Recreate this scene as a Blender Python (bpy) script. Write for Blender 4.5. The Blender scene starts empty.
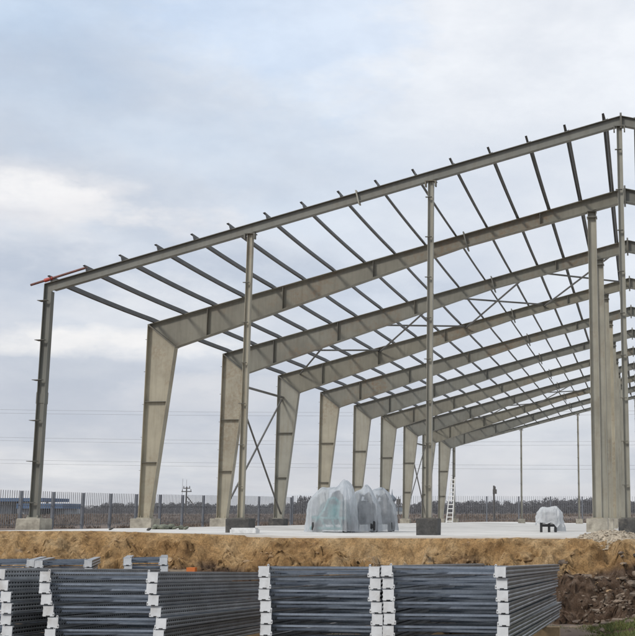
import bpy, bmesh, math, random
from mathutils import Vector, Matrix, noise
random.seed(7)
S = bpy.context.scene
COL = S.collection
R = math.radians

# ------------------------------------------------------------------ camera
CZ = 0.345                       # eye height above the slab (slab top = 0)
F, PX, PY, YAW, PIT = 1147.125, 477.0, 318.0, 0.14118, 0.17349
cam = bpy.data.cameras.new('camera'); co = bpy.data.objects.new('camera', cam); COL.objects.link(co)
co.location = (0, 0, CZ); co.rotation_euler = (math.pi/2+PIT, 0, YAW)
cam.sensor_width = 36; cam.sensor_fit = 'HORIZONTAL'; cam.lens = 36*F/635
cam.shift_x = (317.5-PX)/636 ; cam.shift_y = 0.0
cam.clip_start = .1; cam.clip_end = 4000
S.camera = co
S.render.resolution_x = 1022; S.render.resolution_y = 1024

def ray(x, y):
    X, Y, d = (x-PX)/F, -(y-PY)/F, 1.
    c, s = math.cos(PIT), math.sin(PIT)
    yy, zz = c*d-s*Y, s*d+c*Y
    c, s = math.cos(YAW), math.sin(YAW)
    return Vector((c*X-s*yy, s*X+c*yy, zz))
def at(x, y, D): return ray(x, y)*D+Vector((0, 0, CZ))          # a real point at distance D
def onv(x, y, v): r = ray(x, y); return r*(v/r.y)+Vector((0, 0, CZ))

# ------------------------------------------------------------------ materials
def nodes(name):
    m = bpy.data.materials.new(name); m.use_nodes = True
    nt = m.node_tree; b = nt.nodes['Principled BSDF']
    return m, nt, b
class N:
    def __init__(s, nt): s.nt = nt
    def __call__(s, t, **kw):
        n = s.nt.nodes.new(t)
        for k, v in kw.items():
            if k.startswith('i_'): n.inputs[k[2:].replace('_', ' ')].default_value = v
            else: setattr(n, k, v)
        return n
    def link(s, a, b): s.nt.links.new(a, b)
    def ramp(s, fac, stops):
        n = s.nt.nodes.new('ShaderNodeValToRGB'); e = n.color_ramp.elements
        while len(e) < len(stops): e.new(.5)
        for i, (p, c) in enumerate(stops):
            e[i].position = p; e[i].color = (c[0], c[1], c[2], 1) if isinstance(c, tuple) else (c, c, c, 1)
        s.link(fac, n.inputs['Fac']); return n.outputs['Color']
    def mix(s, fac, a, b, mode='MIX'):
        n = s.nt.nodes.new('ShaderNodeMix'); n.data_type = 'RGBA'; n.blend_type = mode
        for i, v in ((0, fac), (6, a), (7, b)):
            if isinstance(v, (int, float)): n.inputs[i].default_value = v
            elif isinstance(v, tuple): n.inputs[i].default_value = (*v, 1)
            else: s.link(v, n.inputs[i])
        return n.outputs[2]
    def math(s, op, a, b=0.):
        n = s.nt.nodes.new('ShaderNodeMath'); n.operation = op
        for i, v in ((0, a), (1, b)):
            if isinstance(v, (int, float)): n.inputs[i].default_value = v
            else: s.link(v, n.inputs[i])
        return n.outputs[0]
    def noise(s, vec, scale, detail=4, rough=.55):
        n = s.nt.nodes.new('ShaderNodeTexNoise'); n.inputs['Scale'].default_value = scale
        n.inputs['Detail'].default_value = detail; n.inputs['Roughness'].default_value = rough
        if vec is not None: s.link(vec, n.inputs['Vector'])
        return n.outputs['Fac']
    def mapping(s, vec, scale=(1, 1, 1), loc=(0, 0, 0)):
        n = s.nt.nodes.new('ShaderNodeMapping'); n.inputs['Scale'].default_value = scale; n.inputs['Location'].default_value = loc
        s.link(vec, n.inputs['Vector']); return n.outputs['Vector']
    def bump(s, h, strength, dist, b):
        n = s.nt.nodes.new('ShaderNodeBump'); n.inputs['Strength'].default_value = strength; n.inputs['Distance'].default_value = dist
        s.link(h, n.inputs['Height']); s.link(n.outputs['Normal'], b.inputs['Normal'])

def offset_pos(n):      # object position in world + random per object
    g = n('ShaderNodeNewGeometry'); o = n('ShaderNodeObjectInfo')
    c = n('ShaderNodeCombineXYZ'); r = n.math('MULTIPLY', o.outputs['Random'], 37.)
    n.link(r, c.inputs[0]); n.link(r, c.inputs[2])
    a = n('ShaderNodeVectorMath', operation='ADD'); n.link(g.outputs['Position'], a.inputs[0]); n.link(c.outputs[0], a.inputs[1])
    return g.outputs['Position'], a.outputs[0], o.outputs['Random']

def plain(name, col, rough=.6, metal=0., var=.25, scale=6., bump=0., tint=None):
    m, nt, b = nodes(name); n = N(nt)
    P, Q, rnd = offset_pos(n)
    f = n.noise(Q, scale, 5, .6)
    lo = tuple(c*(1-var) for c in col); hi = tuple(min(1, c*(1+var)) for c in col)
    c = n.ramp(f, [(.3, lo), (.7, hi)])
    if tint:
        f2 = n.ramp(n.noise(Q, scale*.35, 5, .65), [(.52, 0.), (.66, 1.)])
        c = n.mix(n.math('MULTIPLY', f2, .7), c, tint)
    n.link(c, b.inputs['Base Color'])
    b.inputs['Roughness'].default_value = rough; b.inputs['Metallic'].default_value = metal
    if bump: n.bump(n.noise(Q, scale*4, 5, .6), .6, bump, b)
    return m

def steel_paint(name, base, mud=1.):
    """grey-olive primer with vertical dust runs, mud splashes and a few rusty smears"""
    m, nt, b = nodes(name); n = N(nt)
    P, Q, rnd = offset_pos(n)
    f = n.noise(Q, 1.3, 6, .62)
    c = n.ramp(f, [(.28, tuple(x*.80 for x in base)), (.5, base), (.75, tuple(x*1.17 for x in base))])
    tone = n.ramp(rnd, [(0., (.86, .88, .90)), (.5, (1., 1., 1.)), (1., (1.12, 1.06, .96))])
    c = n.mix(1., c, tone, 'MULTIPLY')
    runs = n.ramp(n.noise(n.mapping(Q, (7, 7, .55)), 1.6, 5, .6), [(.46, 0.), (.72, 1.)])
    c = n.mix(n.math('MULTIPLY', runs, .42), c, tuple(x*y for x, y in zip(base, (.66, .60, .50))))
    muds = n.ramp(n.noise(Q, .5, 7, .68), [(.50, 0.), (.60, 1.)])
    fine = n.ramp(n.noise(Q, 9, 5, .7), [(.40, 0.), (.62, 1.)])
    pick = n.ramp(rnd, [(.35, .25), (.65, 1.)])
    k = n.math('MULTIPLY', n.math('MULTIPLY', muds, fine), n.math('MULTIPLY', pick, .75*mud))
    c = n.mix(k, c, (.19, .115, .055))
    n.link(c, b.inputs['Base Color'])
    b.inputs['Roughness'].default_value = .55; b.inputs['Metallic'].default_value = 0.
    n.bump(n.noise(Q, 30, 3, .6), .15, .004, b)
    return m

M = {}
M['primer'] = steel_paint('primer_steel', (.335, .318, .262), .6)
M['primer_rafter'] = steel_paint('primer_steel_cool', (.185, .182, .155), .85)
M['primer_dark'] = steel_paint('primer_steel_grey', (.13, .125, .105), .4)
M['purlin'] = plain('purlin_steel', (.060, .056, .050), .55, .2, .25, 3.)
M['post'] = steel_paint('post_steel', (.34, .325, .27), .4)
M['brace'] = plain('brace_steel', (.13, .125, .115), .5, .1, .2, 4.)
M['concrete'] = plain('footing_concrete', (.36, .33, .27), .9, 0, .3, 5., .02, (.17, .15, .12))
M['bitumen'] = plain('bitumen_coating', (.045, .043, .040), .65, 0, .5, 9., .01, (.15, .135, .11))
M['slabm'] = plain('slab_concrete', (.62, .60, .565), .85, 0, .17, .8, .004, (.40, .375, .335))
M['redpipe'] = plain('red_brown_paint', (.16, .06, .045), .6, 0, .4, 8.)
M['redjoint'] = plain('red_paint', (.42, .05, .03), .5, 0, .2, 8.)
M['fence'] = plain('fence_paint', (.16, .163, .17), .6, .1, .2, 2.)
M['fencepost'] = plain('fence_post_paint', (.15, .16, .18), .6, .1, .2, 2.)
M['wood'] = plain('rough_timber', (.42, .29, .16), .85, 0, .3, 9., .006)
M['wood_grey'] = plain('weathered_timber', (.27, .21, .15), .85, 0, .35, 9., .006)
M['orange'] = plain('orange_paint', (.62, .17, .035), .6, 0, .15, 8.)
M['white_plate'] = plain('white_coated_plate', (.66, .67, .675), .5, 0, .12, 9., 0, (.46, .44, .41))
M['hole'] = plain('painted_hole_shade', (.02, .02, .02), .9)  # near-black colour standing for the shade inside bolt holes and slots
M['rubber'] = plain('black_rubber', (.022, .022, .023), .75)
M['darkmetal'] = plain('dark_machine_paint', (.055, .06, .065), .55, .2)
M['teal'] = plain('teal_machine_paint', (.035, .25, .245), .45)
M['tealdark'] = plain('deep_teal_paint', (.02, .085, .095), .5)
M['whitepaint'] = plain('white_paint', (.78, .78, .76), .5, 0, .08)
M['polewood'] = plain('pole_timber', (.09, .085, .08), .9)
M['wire'] = plain('wire_aluminium', (.30, .30, .31), .6)
M['bluesteel'] = plain('blue_cladding', (.055, .105, .20), .6)
M['greywall'] = plain('grey_cladding', (.36, .38, .40), .7)
M['stone'] = plain('church_plaster', (.34, .36, .36), .8)
M['domegrey'] = plain('dome_lead', (.13, .16, .19), .6)
M['greensack'] = plain('green_grey_sacking', (.18, .19, .145), .9, 0, .45, 14., .03)
M['sheetwrap'] = plain('wrapped_white_board', (.6, .6, .59), .45, 0, .2, 12., .004)

def galv(name, base, holes=False):
    m, nt, b = nodes(name); n = N(nt)
    P, Q, rnd = offset_pos(n)
    v = n('ShaderNodeTexVoronoi'); v.inputs['Scale'].default_value = 55; n.link(Q, v.inputs['Vector'])
    sp = n.ramp(v.outputs['Color'], [(0., .88), (1., 1.12)])
    f = n.ramp(n.noise(Q, 2.2, 5, .6), [(.3, tuple(x*.72 for x in base)), (.72, tuple(x*1.2 for x in base))])
    c = n.mix(1., f, sp, 'MULTIPLY')
    tone = n.ramp(rnd, [(0., .8), (1., 1.15)])
    c = n.mix(1., c, tone, 'MULTIPLY')
    if holes:
        t = n('ShaderNodeTexCoord'); s = n('ShaderNodeSeparateXYZ'); n.link(t.outputs['Object'], s.inputs[0])
        a = n.math('ABSOLUTE', n.math('SUBTRACT', n.math('FRACT', n.math('MULTIPLY', s.outputs[1], 16.)), .5))
        h = n.math('LESS_THAN', a, .24)
        z = n.math('ABSOLUTE', n.math('SUBTRACT', n.math('ABSOLUTE', s.outputs[2]), .021))
        h = n.math('MULTIPLY', h, n.math('LESS_THAN', z, .0075))
        c = n.mix(h, c, (.008, .009, .010))  # perforations are colour only: the shade inside each opening is painted
    n.link(c, b.inputs['Base Color'])
    b.inputs['Roughness'].default_value = .40; b.inputs['Metallic'].default_value = .75
    return m
M['galv'] = galv('galvanised_steel', (.25, .285, .335))
M['galv_up'] = galv('galvanised_perforated_steel', (.40, .415, .43), True)

def plastic_mat():
    m, nt, b = nodes('milky_plastic_sheet'); n = N(nt)
    out = nt.nodes['Material Output']
    P, Q, rnd = offset_pos(n)
    f = n.noise(Q, 3.5, 5, .6)
    b.inputs['Base Color'].default_value = (.74, .76, .785, 1); b.inputs['Roughness'].default_value = .18
    n.bump(n.noise(n.mapping(Q, (5, 5, 2)), 2.6, 5, .62), .8, .06, b)
    tl = n('ShaderNodeBsdfTranslucent'); tl.inputs['Color'].default_value = (.86, .88, .90, 1)
    ms = n('ShaderNodeMixShader'); ms.inputs[0].default_value = .4
    n.link(b.outputs[0], ms.inputs[1]); n.link(tl.outputs[0], ms.inputs[2])
    tr = n('ShaderNodeBsdfTransparent'); tr.inputs['Color'].default_value = (.92, .95, .97, 1)
    m2 = n('ShaderNodeMixShader'); n.link(n.ramp(f, [(.30, .36), (.70, .56)]), m2.inputs[0])
    n.link(ms.outputs[0], m2.inputs[1]); n.link(tr.outputs[0], m2.inputs[2]); n.link(m2.outputs[0], out.inputs['Surface'])
    return m
M['plastic'] = plastic_mat()

def dirt_mat():
    m, nt, b = nodes('dug_sandy_soil'); n = N(nt)
    g = n('ShaderNodeNewGeometry'); P = g.outputs['Position']; s = n('ShaderNodeSeparateXYZ'); n.link(P, s.inputs[0])
    f1 = n.noise(P, 1.1, 7, .66); f2 = n.noise(P, 6., 6, .7); f3 = n.noise(P, .45, 4, .6)
    sand = n.ramp(f1, [(.28, (.36, .20, .085)), (.45, (.56, .35, .16)), (.58, (.66, .45, .235)), (.74, (.70, .54, .35))])
    sand = n.mix(n.ramp(f2, [(.36, .6), (.55, 0.)]), sand, (.20, .12, .06))
    soil = n.ramp(f2, [(.3, (.060, .040, .028)), (.5, (.155, .10, .066)), (.7, (.27, .20, .15))])
    pale = n.ramp(f2, [(.35, (.25, .20, .15)), (.65, (.50, .45, .37))])
    # dark topsoil lies at the foot of the bank and on the right
    k = n.math('ADD', n.math('MULTIPLY', s.outputs[2], -1.15), n.math('MULTIPLY', n.math('SUBTRACT', f3, .5), 1.6))
    kx = n.ramp(n.math('MULTIPLY', n.math('ADD', s.outputs[0], 3.), .22), [(0., 0.), (1., 1.)])
    k = n.math('ADD', k, n.math('MULTIPLY', kx, .32))
    c = n.mix(n.ramp(k, [(.60, 0.), (.80, 1.)]), sand, soil)
    pk = n.ramp(n.noise(P, .8, 5, .6), [(.63, 0.), (.70, .8)])
    c = n.mix(pk, c, pale)
    grain = n.ramp(n.noise(P, 34, 6, .75), [(.32, .62), (.5, 1.05), (.68, 1.45)])
    c = n.mix(.9, c, grain, 'MULTIPLY')
    vo = n('ShaderNodeTexVoronoi'); vo.inputs['Scale'].default_value = 13; n.link(P, vo.inputs['Vector'])
    c = n.mix(.55, c, n.ramp(vo.outputs['Color'], [(0., .75), (1., 1.3)]), 'MULTIPLY')
    n.link(c, b.inputs['Base Color']); b.inputs['Roughness'].default_value = .95; b.inputs['Specular IOR Level'].default_value = .15
    n.bump(n.noise(P, 17, 9, .8), 1., .09, b)
    return m
M['dirt'] = dirt_mat()

def field_mat():
    m, nt, b = nodes('dry_field_earth'); n = N(nt)
    g = n('ShaderNodeNewGeometry'); P = g.outputs['Position']
    f = n.noise(n.mapping(P, (.5, .12, 1)), 1., 6, .65)
    c = n.ramp(f, [(.3, (.085, .062, .048)), (.55, (.145, .106, .080)), (.75, (.20, .155, .12))])
    n.link(c, b.inputs['Base Color']); b.inputs['Roughness'].default_value = 1.
    return m
M['field'] = field_mat()

def foliage(name, a, bcol, scale=3., trans=.0):
    m, nt, b = nodes(name); n = N(nt)
    g = n('ShaderNodeNewGeometry')
    f = n.noise(g.outputs['Position'], scale, 4, .7)
    n.link(n.ramp(f, [(.32, a), (.68, bcol)]), b.inputs['Base Color']); b.inputs['Roughness'].default_value = .8
    return m
M['grass'] = foliage('grass_blades', (.055, .095, .022), (.19, .18, .055), 5.)
M['drygrass'] = foliage('dry_grass', (.105, .076, .058), (.185, .140, .105), .25)
M['twigs'] = foliage('bare_twigs', (.048, .048, .056), (.088, .080, .082), .08)  # far twigs lightened towards grey, distance haze put into the colour
M['gravel'] = plain('pale_gravel', (.40, .34, .26), .95, 0, .45, 16., .03)
M['clods'] = plain('crumbly_earth', (.36, .245, .135), .95, 0, .45, 5.5, .02, (.17, .11, .065))
M['rubble'] = plain('broken_rubble', (.165, .125, .092), .95, 0, .8, 3.6, .02)

# ------------------------------------------------------------------ mesh helper
class MB:
    def __init__(s): s.v = []; s.f = []; s.m = []; s.mi = 0
    def add(s, vs, fs):
        o = len(s.v); s.v += [tuple(x) for x in vs]; s.f += [tuple(o+i for i in f) for f in fs]; s.m += [s.mi]*len(fs)
    def box(s, a, b):
        (x0, y0, z0), (x1, y1, z1) = a, b
        s.add([(x0,y0,z0),(x1,y0,z0),(x1,y1,z0),(x0,y1,z0),(x0,y0,z1),(x1,y0,z1),(x1,y1,z1),(x0,y1,z1)],
              [(3,2,1,0),(4,5,6,7),(0,1,5,4),(1,2,6,5),(2,3,7,6),(3,0,4,7)])
    def prism(s, poly, y0, y1):              # polygon in the x-z plane pushed along y
        n = len(poly)
        area = sum(poly[i][0]*poly[(i+1)%n][1]-poly[(i+1)%n][0]*poly[i][1] for i in range(n))
        if area < 0: poly = poly[::-1]
        vs = [(p[0], y0, p[1]) for p in poly]+[(p[0], y1, p[1]) for p in poly]
        fs = [tuple(range(n)), tuple(range(2*n-1, n-1, -1))]
        fs += [(i, i+n, (i+1)%n+n, (i+1)%n) for i in range(n)]
        s.add(vs, fs)
    def strip(s, A, B, t, y0, y1):           # flat bar along A-B in x-z, thickness t to the left of A>B
        dx, dz = B[0]-A[0], B[1]-A[1]; L = math.hypot(dx, dz); nx, nz = -dz/L*t, dx/L*t
        s.prism([A, B, (B[0]+nx, B[1]+nz), (A[0]+nx, A[1]+nz)], y0, y1)
    def tube(s, A, B, r, k=8, r2=None, cap=True):
        A, B = Vector(A), Vector(B); r2 = r if r2 is None else r2
        d = (B-A).normalized(); u = d.orthogonal().normalized(); w = d.cross(u)
        vs = []
        for P, rr in ((A, r), (B, r2)):
            for i in range(k):
                a = 2*math.pi*i/k; vs.append(P+u*(rr*math.cos(a))+w*(rr*math.sin(a)))
        fs = [(i, (i+1)%k, (i+1)%k+k, i+k) for i in range(k)]
        if cap: fs += [tuple(range(k-1, -1, -1)), tuple(range(k, 2*k))]
        s.add(vs, fs)
    def path(s, pts, r, k=6):
        for a, b in zip(pts, pts[1:]): s.tube(a, b, r, k)
    def lathe(s, prof, k=16, c=(0, 0, 0)):
        vs = []
        for r, z in prof:
            for i in range(k):
                a = 2*math.pi*i/k; vs.append((c[0]+r*math.cos(a), c[1]+r*math.sin(a), c[2]+z))
        fs = []
        for j in range(len(prof)-1):
            for i in range(k): fs.append((j*k+i, j*k+(i+1)%k, (j+1)*k+(i+1)%k, (j+1)*k+i))
        fs += [tuple(range(k-1, -1, -1)), tuple((len(prof)-1)*k+i for i in range(k))]
        s.add(vs, fs)
    def build(s, name, mat, parent=None, smooth=False, loc=None):
        me = bpy.data.meshes.new(name); me.from_pydata(s.v, [], s.f)
        mats = mat if isinstance(mat, list) else [mat]
        for mm in mats: me.materials.append(M[mm] if isinstance(mm, str) else mm)
        if len(mats) > 1: me.polygons.foreach_set('material_index', s.m)
        if smooth: me.polygons.foreach_set('use_smooth', [True]*len(s.f))
        me.update()
        o = bpy.data.objects.new(name, me); COL.objects.link(o)
        if parent is not None: o.parent = parent
        if loc is not None: o.location = loc
        return o
def tag(o, label=None, cat=None, group=None, kind=None):
    for k, v in (('label', label), ('category', cat), ('group', group), ('kind', kind)):
        if v: o[k] = v
    return o
def empty(name, loc, label, cat, group=None, rz=0):
    o = bpy.data.objects.new(name, None); COL.objects.link(o); o.location = loc; o.rotation_euler = (0, 0, rz)
    o.empty_display_size = .2
    return tag(o, label, cat, group)
def kids(o): return [c for c in COL.objects if c.parent == o]
def copy_tree(o, parent=None, tree=None):
    c = o.copy(); COL.objects.link(c)
    if parent is not None: c.parent = parent
    for ch in (tree[o] if tree and o in tree else kids(o)): copy_tree(ch, c, tree)
    return c

# ------------------------------------------------------------------ steel hall
UE, UR = -13.861, -.260
ZB, ZE, ZR = .360, 5.4825+CZ, 8.9555+CZ
SL = (ZR-ZE)/(UR-UE)
V1, V0, BAY = 24.937, 30.80, 6.0
VN = [V1]+[V0+BAY*i for i in range(9)]+[V0+BAY*9]     # frames 1..11
top = lambda u: ZE+SL*(u-UE)
mir = lambda u: 2*UR-u
hall = empty('steel_hall_frame', (UR, V1, 0), 'unfinished steel hall skeleton of tapered portal frames and bare roof purlins on the white slab', 'building')
HO = Vector((UR, V1, 0))
class LM(MB):                                  # mesh written in world coordinates, stored relative to the hall base
    def __init__(s, side=1): MB.__init__(s); s.side = side
    def fin(s, name, mat, parent, v=0.):
        if s.side < 0:
            s.v = [(mir(x), y, z) for x, y, z in s.v]; s.f = [f[::-1] for f in s.f]
        s.v = [(x-HO.x, y-HO.y, z-HO.z) for x, y, z in s.v]
        return s.build(name, mat, parent)

KI = (-13.022, 4.809+CZ)
BI = (-13.535, ZB)
SPU = -4.743
def dep_r(u): return .89+(u+13.02)/(SPU+13.02)*(.345-.89) if u < SPU else .345+(u-SPU)/(UR-SPU)*.03
def portal(v, side):
    """one half of a tapered portal frame: column, rafter and their small parts, built at depth v"""
    parts = []
    zb = ZB if side > 0 else 0.
    a = LM(side); tf = .014; bw = .125
    web = [(UE+tf, zb), (BI[0]-tf, zb), (KI[0]-tf, KI[1]), (UE+tf, ZE-.02)]
    a.prism(web, v-.006, v+.006)
    a.strip((UE, ZE), (UE, zb), tf, v-bw, v+bw)                      # outer flange
    a.strip((BI[0], zb), KI, tf, v-bw, v+bw)                         # inner flange
    c = a.fin('column', 'primer', hall); parts.append(c)
    b = LM(side); b.box((UE-.03, v-bw-.03, zb-.0), (BI[0]+.04, v+bw+.03, zb+.025)); [b.tube((x, y, zb+.024), (x, y, zb+.075), .014, 6) for x in (UE+.06, BI[0]-.06) for y in (v-.08, v+.08)]; b.fin('base_plate', 'primer', c)
    for z in (1.9, 3.6):
        k = (z-zb)/(KI[1]-zb); xi = BI[0]+(KI[0]-BI[0])*k-tf-.004
        b = LM(side); b.box((UE+tf+.003, v-.11, z), (xi, v-.008, z+.016)); b.fin('stiffener', 'primer_dark', c)
    z = .75
    while z < 5.6:
        b = LM(side); b.box((UE-.085, v-.03, z), (UE-.001, v+.03, z+.008)); b.fin('girt_cleat', 'primer_dark', c); z += .93
    b = LM(side)                                                      # mitred knee end plates
    b.strip((UE+.02, ZE-.035), (KI[0]+.02, KI[1]-.01), .035, v-bw-.012, v+bw+.012); b.fin('knee_plate', 'primer_dark', c)
    # rafter
    a = LM(side)
    us = [KI[0]+.03, SPU, UR-.012]
    poly = [(UE+.06, top(UE+.06)-tf-.01)]+[(u, top(u)-tf) for u in us[1:]]+[(u, top(u)-dep_r(u)+tf) for u in us[::-1]]
    a.prism(poly, v-.006, v+.006)
    a.strip((UE, top(UE)-tf), (UR-.006, top(UR-.006)-tf), tf, v-bw, v+bw)
    for p, q in ((us[0], us[1]), (us[1], us[2])):
        a.strip((p, top(p)-dep_r(p)), (q, top(q)-dep_r(q)), tf, v-bw, v+bw)
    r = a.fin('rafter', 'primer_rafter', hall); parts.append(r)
    for u in (-12.1, -9.9, -7.3, -2.6):
        b = LM(side); b.box((u-.007, v-.11, top(u)-dep_r(u)+.03), (u+.007, v-.008, top(u)-.03)); b.fin('stiffener', 'primer_dark', r)
    b = LM(side); n = Vector((-SL, 1)).normalized()
    A = (SPU+n.x*.07, top(SPU)+n.y*.07-.0); B = (SPU-n.x*.46, top(SPU)-n.y*.46)
    b.strip(A, B, .036, v-bw-.012, v+bw+.012); b.fin('splice_plate', 'primer_dark', r)
    b = LM(side); b.box((UR-.025, v-bw-.012, ZR-.47), (UR-.001, v+bw+.012, ZR+.07)); b.fin('ridge_plate', 'primer_dark', r)
    return parts
def gable(v, side, rear=False):
    parts = []
    zb = ZB if side > 0 else 0.
    a = LM(side); tf = .012; w = .195; bw = .075; d = .225
    a.box((UE+tf, v-.005, zb), (UE+w-tf, v+.005, ZE-.03))
    a.strip((UE, ZE-.01), (UE, zb), tf, v-bw, v+bw); a.strip((UE+w, zb), (UE+w, ZE-.19), tf, v-bw, v+bw)
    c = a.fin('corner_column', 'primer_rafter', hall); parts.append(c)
    b = LM(side); b.box((UE-.04, v-bw-.04, zb), (UE+w+.04, v+bw+.04, zb+.025)); [b.tube((x, y, zb+.024), (x, y, zb+.07), .014, 6) for x in (UE-.02, UE+w+.02) for y in (v-.08, v+.08)]; b.fin('base_plate', 'primer', c)
    z = .36+.345
    while z < 5.5:
        b = LM(side); b.box((UE-.10, v-.17, z), (UE+w*.75, v-.078, z+.012)); b.box((UE-.10, v-.078, z), (UE-.002, v+.04, z+.01))
        b.fin('girt_cleat', 'primer_dark', c); z += .94
    b = LM(side); b.box((UE-.010, v-bw-.004, 2.98), (UE-.001, v+bw+.004, 3.25)); b.box((UE+w+.001, v-bw-.004, 2.98), (UE+w+.010, v+bw+.004, 3.25)); b.box((UE+tf+.002, v-.018, 3.0), (UE+w-tf-.002, v-.007, 3.22))
    b.fin('splice_collar', 'primer_rafter', c)
    a = LM(side)
    e, q = UE+.01, UR-.012
    a.prism([(e, top(e)-tf), (q, top(q)-tf), (q, top(q)-d+tf), (e, top(e)-d+tf)], v-.005, v+.005)
    a.strip((e, top(e)-tf), (q, top(q)-tf), tf, v-bw, v+bw); a.strip((e+.23, top(e+.23)-d), (q, top(q)-d), tf, v-bw, v+bw)
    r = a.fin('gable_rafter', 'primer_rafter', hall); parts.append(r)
    u = -6.35; n = Vector((-SL, 1)).normalized()
    b = LM(side); b.strip((u+n.x*.06, top(u)+n.y*.06), (u-n.x*.28, top(u)-n.y*.28), .03, v-bw-.01, v+bw+.01); b.fin('splice_plate', 'primer', r)
    b = LM(side); b.box((UR-.022, v-bw-.012, ZR-.30), (UR-.001, v+bw+.012, ZR+.06)); b.fin('ridge_plate', 'primer_dark', r)
    return parts
protos = {}
for side in (1, -1):
    ps = portal(V0, side)
    tree = {p: kids(p) for p in ps}
    for i in range(1, 9):
        for p in ps:
            c = copy_tree(p, hall, {**tree, **{k: [] for p2 in ps for k in tree[p2]}}); c.location.y += BAY*i
    gs = gable(V1, side)
    tree = {p: kids(p) for p in gs}
    for p in gs:
        c = copy_tree(p, hall, {**tree, **{k: [] for p2 in gs for k in tree[p2]}}); c.location.y += VN[10]-V1
# interior columns (one line of boxed posts just left of the ridge)
IU = -1.17
b = LM(); ztop = top(IU)-dep_r(IU)-.005
def isec(b, u, v, z0, z1, w, d, t=.012):      # I post: flanges face left/right, web seen from the front
    b.box((u-w/2, v-d/2, z0), (u-w/2+t, v+d/2, z1)); b.box((u+w/2-t, v-d/2, z0), (u+w/2, v+d/2, z1))
    b.box((u-w/2+t, v-.005, z0), (u+w/2-t, v+.005, z1))
isec(b, IU, V0, ZB+.02, ztop-.02, .235, .20)
ic = b.fin('interior_column', 'primer', hall)
b = LM(); b.box((IU-.16, V0-.15, ZB), (IU+.16, V0+.15, ZB+.02)); s1 = b.fin('base_plate', 'primer', ic)
b = LM(); b.box((IU-.14, V0-.13, ztop-.19), (IU+.14, V0+.13, ztop-.165)); b.box((IU-.13, V0-.13, ztop-.02), (IU+.13, V0+.13, ztop)); b.fin('cap_plate', 'primer_dark', ic)
t = {ic: kids(ic)}
for i in range(1, 9):
    c = copy_tree(ic, hall, {**t, **{k: [] for k in t[ic]}}); c.location.y += BAY*i
# gable posts
GU = [-8.853, -4.60, -.30]
def gpost(u, v, w=.125):
    b = LM(); z1 = top(min(u, UR))-.225
    isec(b, u, v, ZB+.015, z1-.02, w, .125, .009)
    p = b.fin('gable_post', 'post', hall)
    b = LM(); b.box((u-.14, v-.13, ZB), (u+.14, v+.13, ZB+.015)); b.fin('base_plate', 'primer_dark', p)
    b = LM(); b.box((u-.13, v-.10, z1-.02), (u+.13, v+.10, z1)); b.box((u-.13, v-.10, z1-.14), (u-.10, v+.02, z1-.02)); b.box((u+.10, v-.10, z1-.14), (u+.13, v+.02, z1-.02)); b.fin('cap_bracket', 'primer_dark', p)
    z = 1.05
    while z < z1-.3:
        b = LM(); b.box((u-w/2-.045, v-.13, z), (u+.04, v-.064, z+.012)); b.fin('girt_cleat', 'primer_dark', p); z += .93
for u in GU: gpost(u, V1)
for u in (-8.73, -4.525, -.30): gpost(u, VN[10], .12)
# purlins: Z sections lapped over every frame, sagging a little in each bay
def purlin(side):
    b = MB(); h, fl, t = .160, .050, .006
    c, s = math.cos(math.atan(SL)), math.sin(math.atan(SL))
    prof = [(-fl, h), (-fl, h-.018), (-fl+t, h-.018), (-fl+t, h-t), (-t/2, h-t), (-t/2, 0), (fl, 0), (fl, .018), (fl-t, .018), (fl-t, t), (t/2, t), (t/2, h)]
    prof = [(x*c-z*s, x*s+z*c) for x, z in prof]
    ys = [V1-.082]; 
    for a, e in zip(VN, VN[1:]): ys += [a+(e-a)*k/6 for k in range(0 if a > V1 else 1, 6)]
    ys += [VN[10], VN[10]+.082]
    n = len(prof); vs = []; fs = []
    for y in ys:
        dz = 0
        for a, e in zip(VN, VN[1:]):
            if a <= y <= e: k = (y-a)/(e-a); dz = -.030*4*k*(1-k)
        for x, z in prof: vs.append((x*side, y-V1, z+dz))
    for j in range(len(ys)-1):
        for i in range(n):
            q = (j*n+i, j*n+(i+1)%n, (j+1)*n+(i+1)%n, (j+1)*n+i); fs.append(q if side < 0 else q[::-1])
    fs += [tuple(range(n)), tuple((len(ys)-1)*n+i for i in range(n-1, -1, -1))]
    b.add(vs, fs); return b
for side in (1, -1):
    p0 = None
    for i in range(16):
        u = -13.70+i*.8735
        if p0 is None: p0 = purlin(side).build('purlin', 'purlin', hall); o = p0
        else: o = p0.copy(); COL.objects.link(o)
        uu = u if side > 0 else mir(u)
        o.location = (uu-UR, 0, top(u)+.002)
# braces
def rod(A, B, r=.032, name='brace_rod'):
    b = LM(); b.tube(A, B, r, 8); return b.fin(name, 'brace', hall)
for k in (2, 7):                                # the two braced bays
    va, vb = VN[k], VN[k+1]
    U = [-13.0, -9.85, -6.5, -3.5, -.45]
    for a, c in zip(U, U[1:]):
        rod((a, va+.02, top(a)-.10), (c, vb-.02, top(c)-.10)); rod((c, va+.02, top(c)-.17), (a, vb-.02, top(a)-.17))
    for u in U[1:]:
        pass
    wu = UE+.16
    rod((wu, va+.02, ZB+.15), (wu, vb-.02, 4.9), .035); rod((wu+.08, va+.02, 5.25), (wu+.08, vb-.02, ZB+.2), .035)
    rod((wu+.04, va+.02, 4.88), (wu+.04, vb-.02, 4.98), .045, 'wall_strut')

# red pipe left lying over the corner
A = onv(31, 285.0, V1-.02); B = onv(87, 267.4, V1-.02); dirp = (B-A).normalized()
b = MB(); b.tube((0, 0, 0), B-A, .028, 10)
rp = b.build('steel_pipe', 'redpipe', None, loc=A); tag(rp, 'long rusty red pipe lying sloped across the roof corner of the hall', 'pipe')
b = MB(); b.tube(dirp*.36, dirp*.56, .045, 10); b.build('pipe_coupling', 'redjoint', rp)

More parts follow.
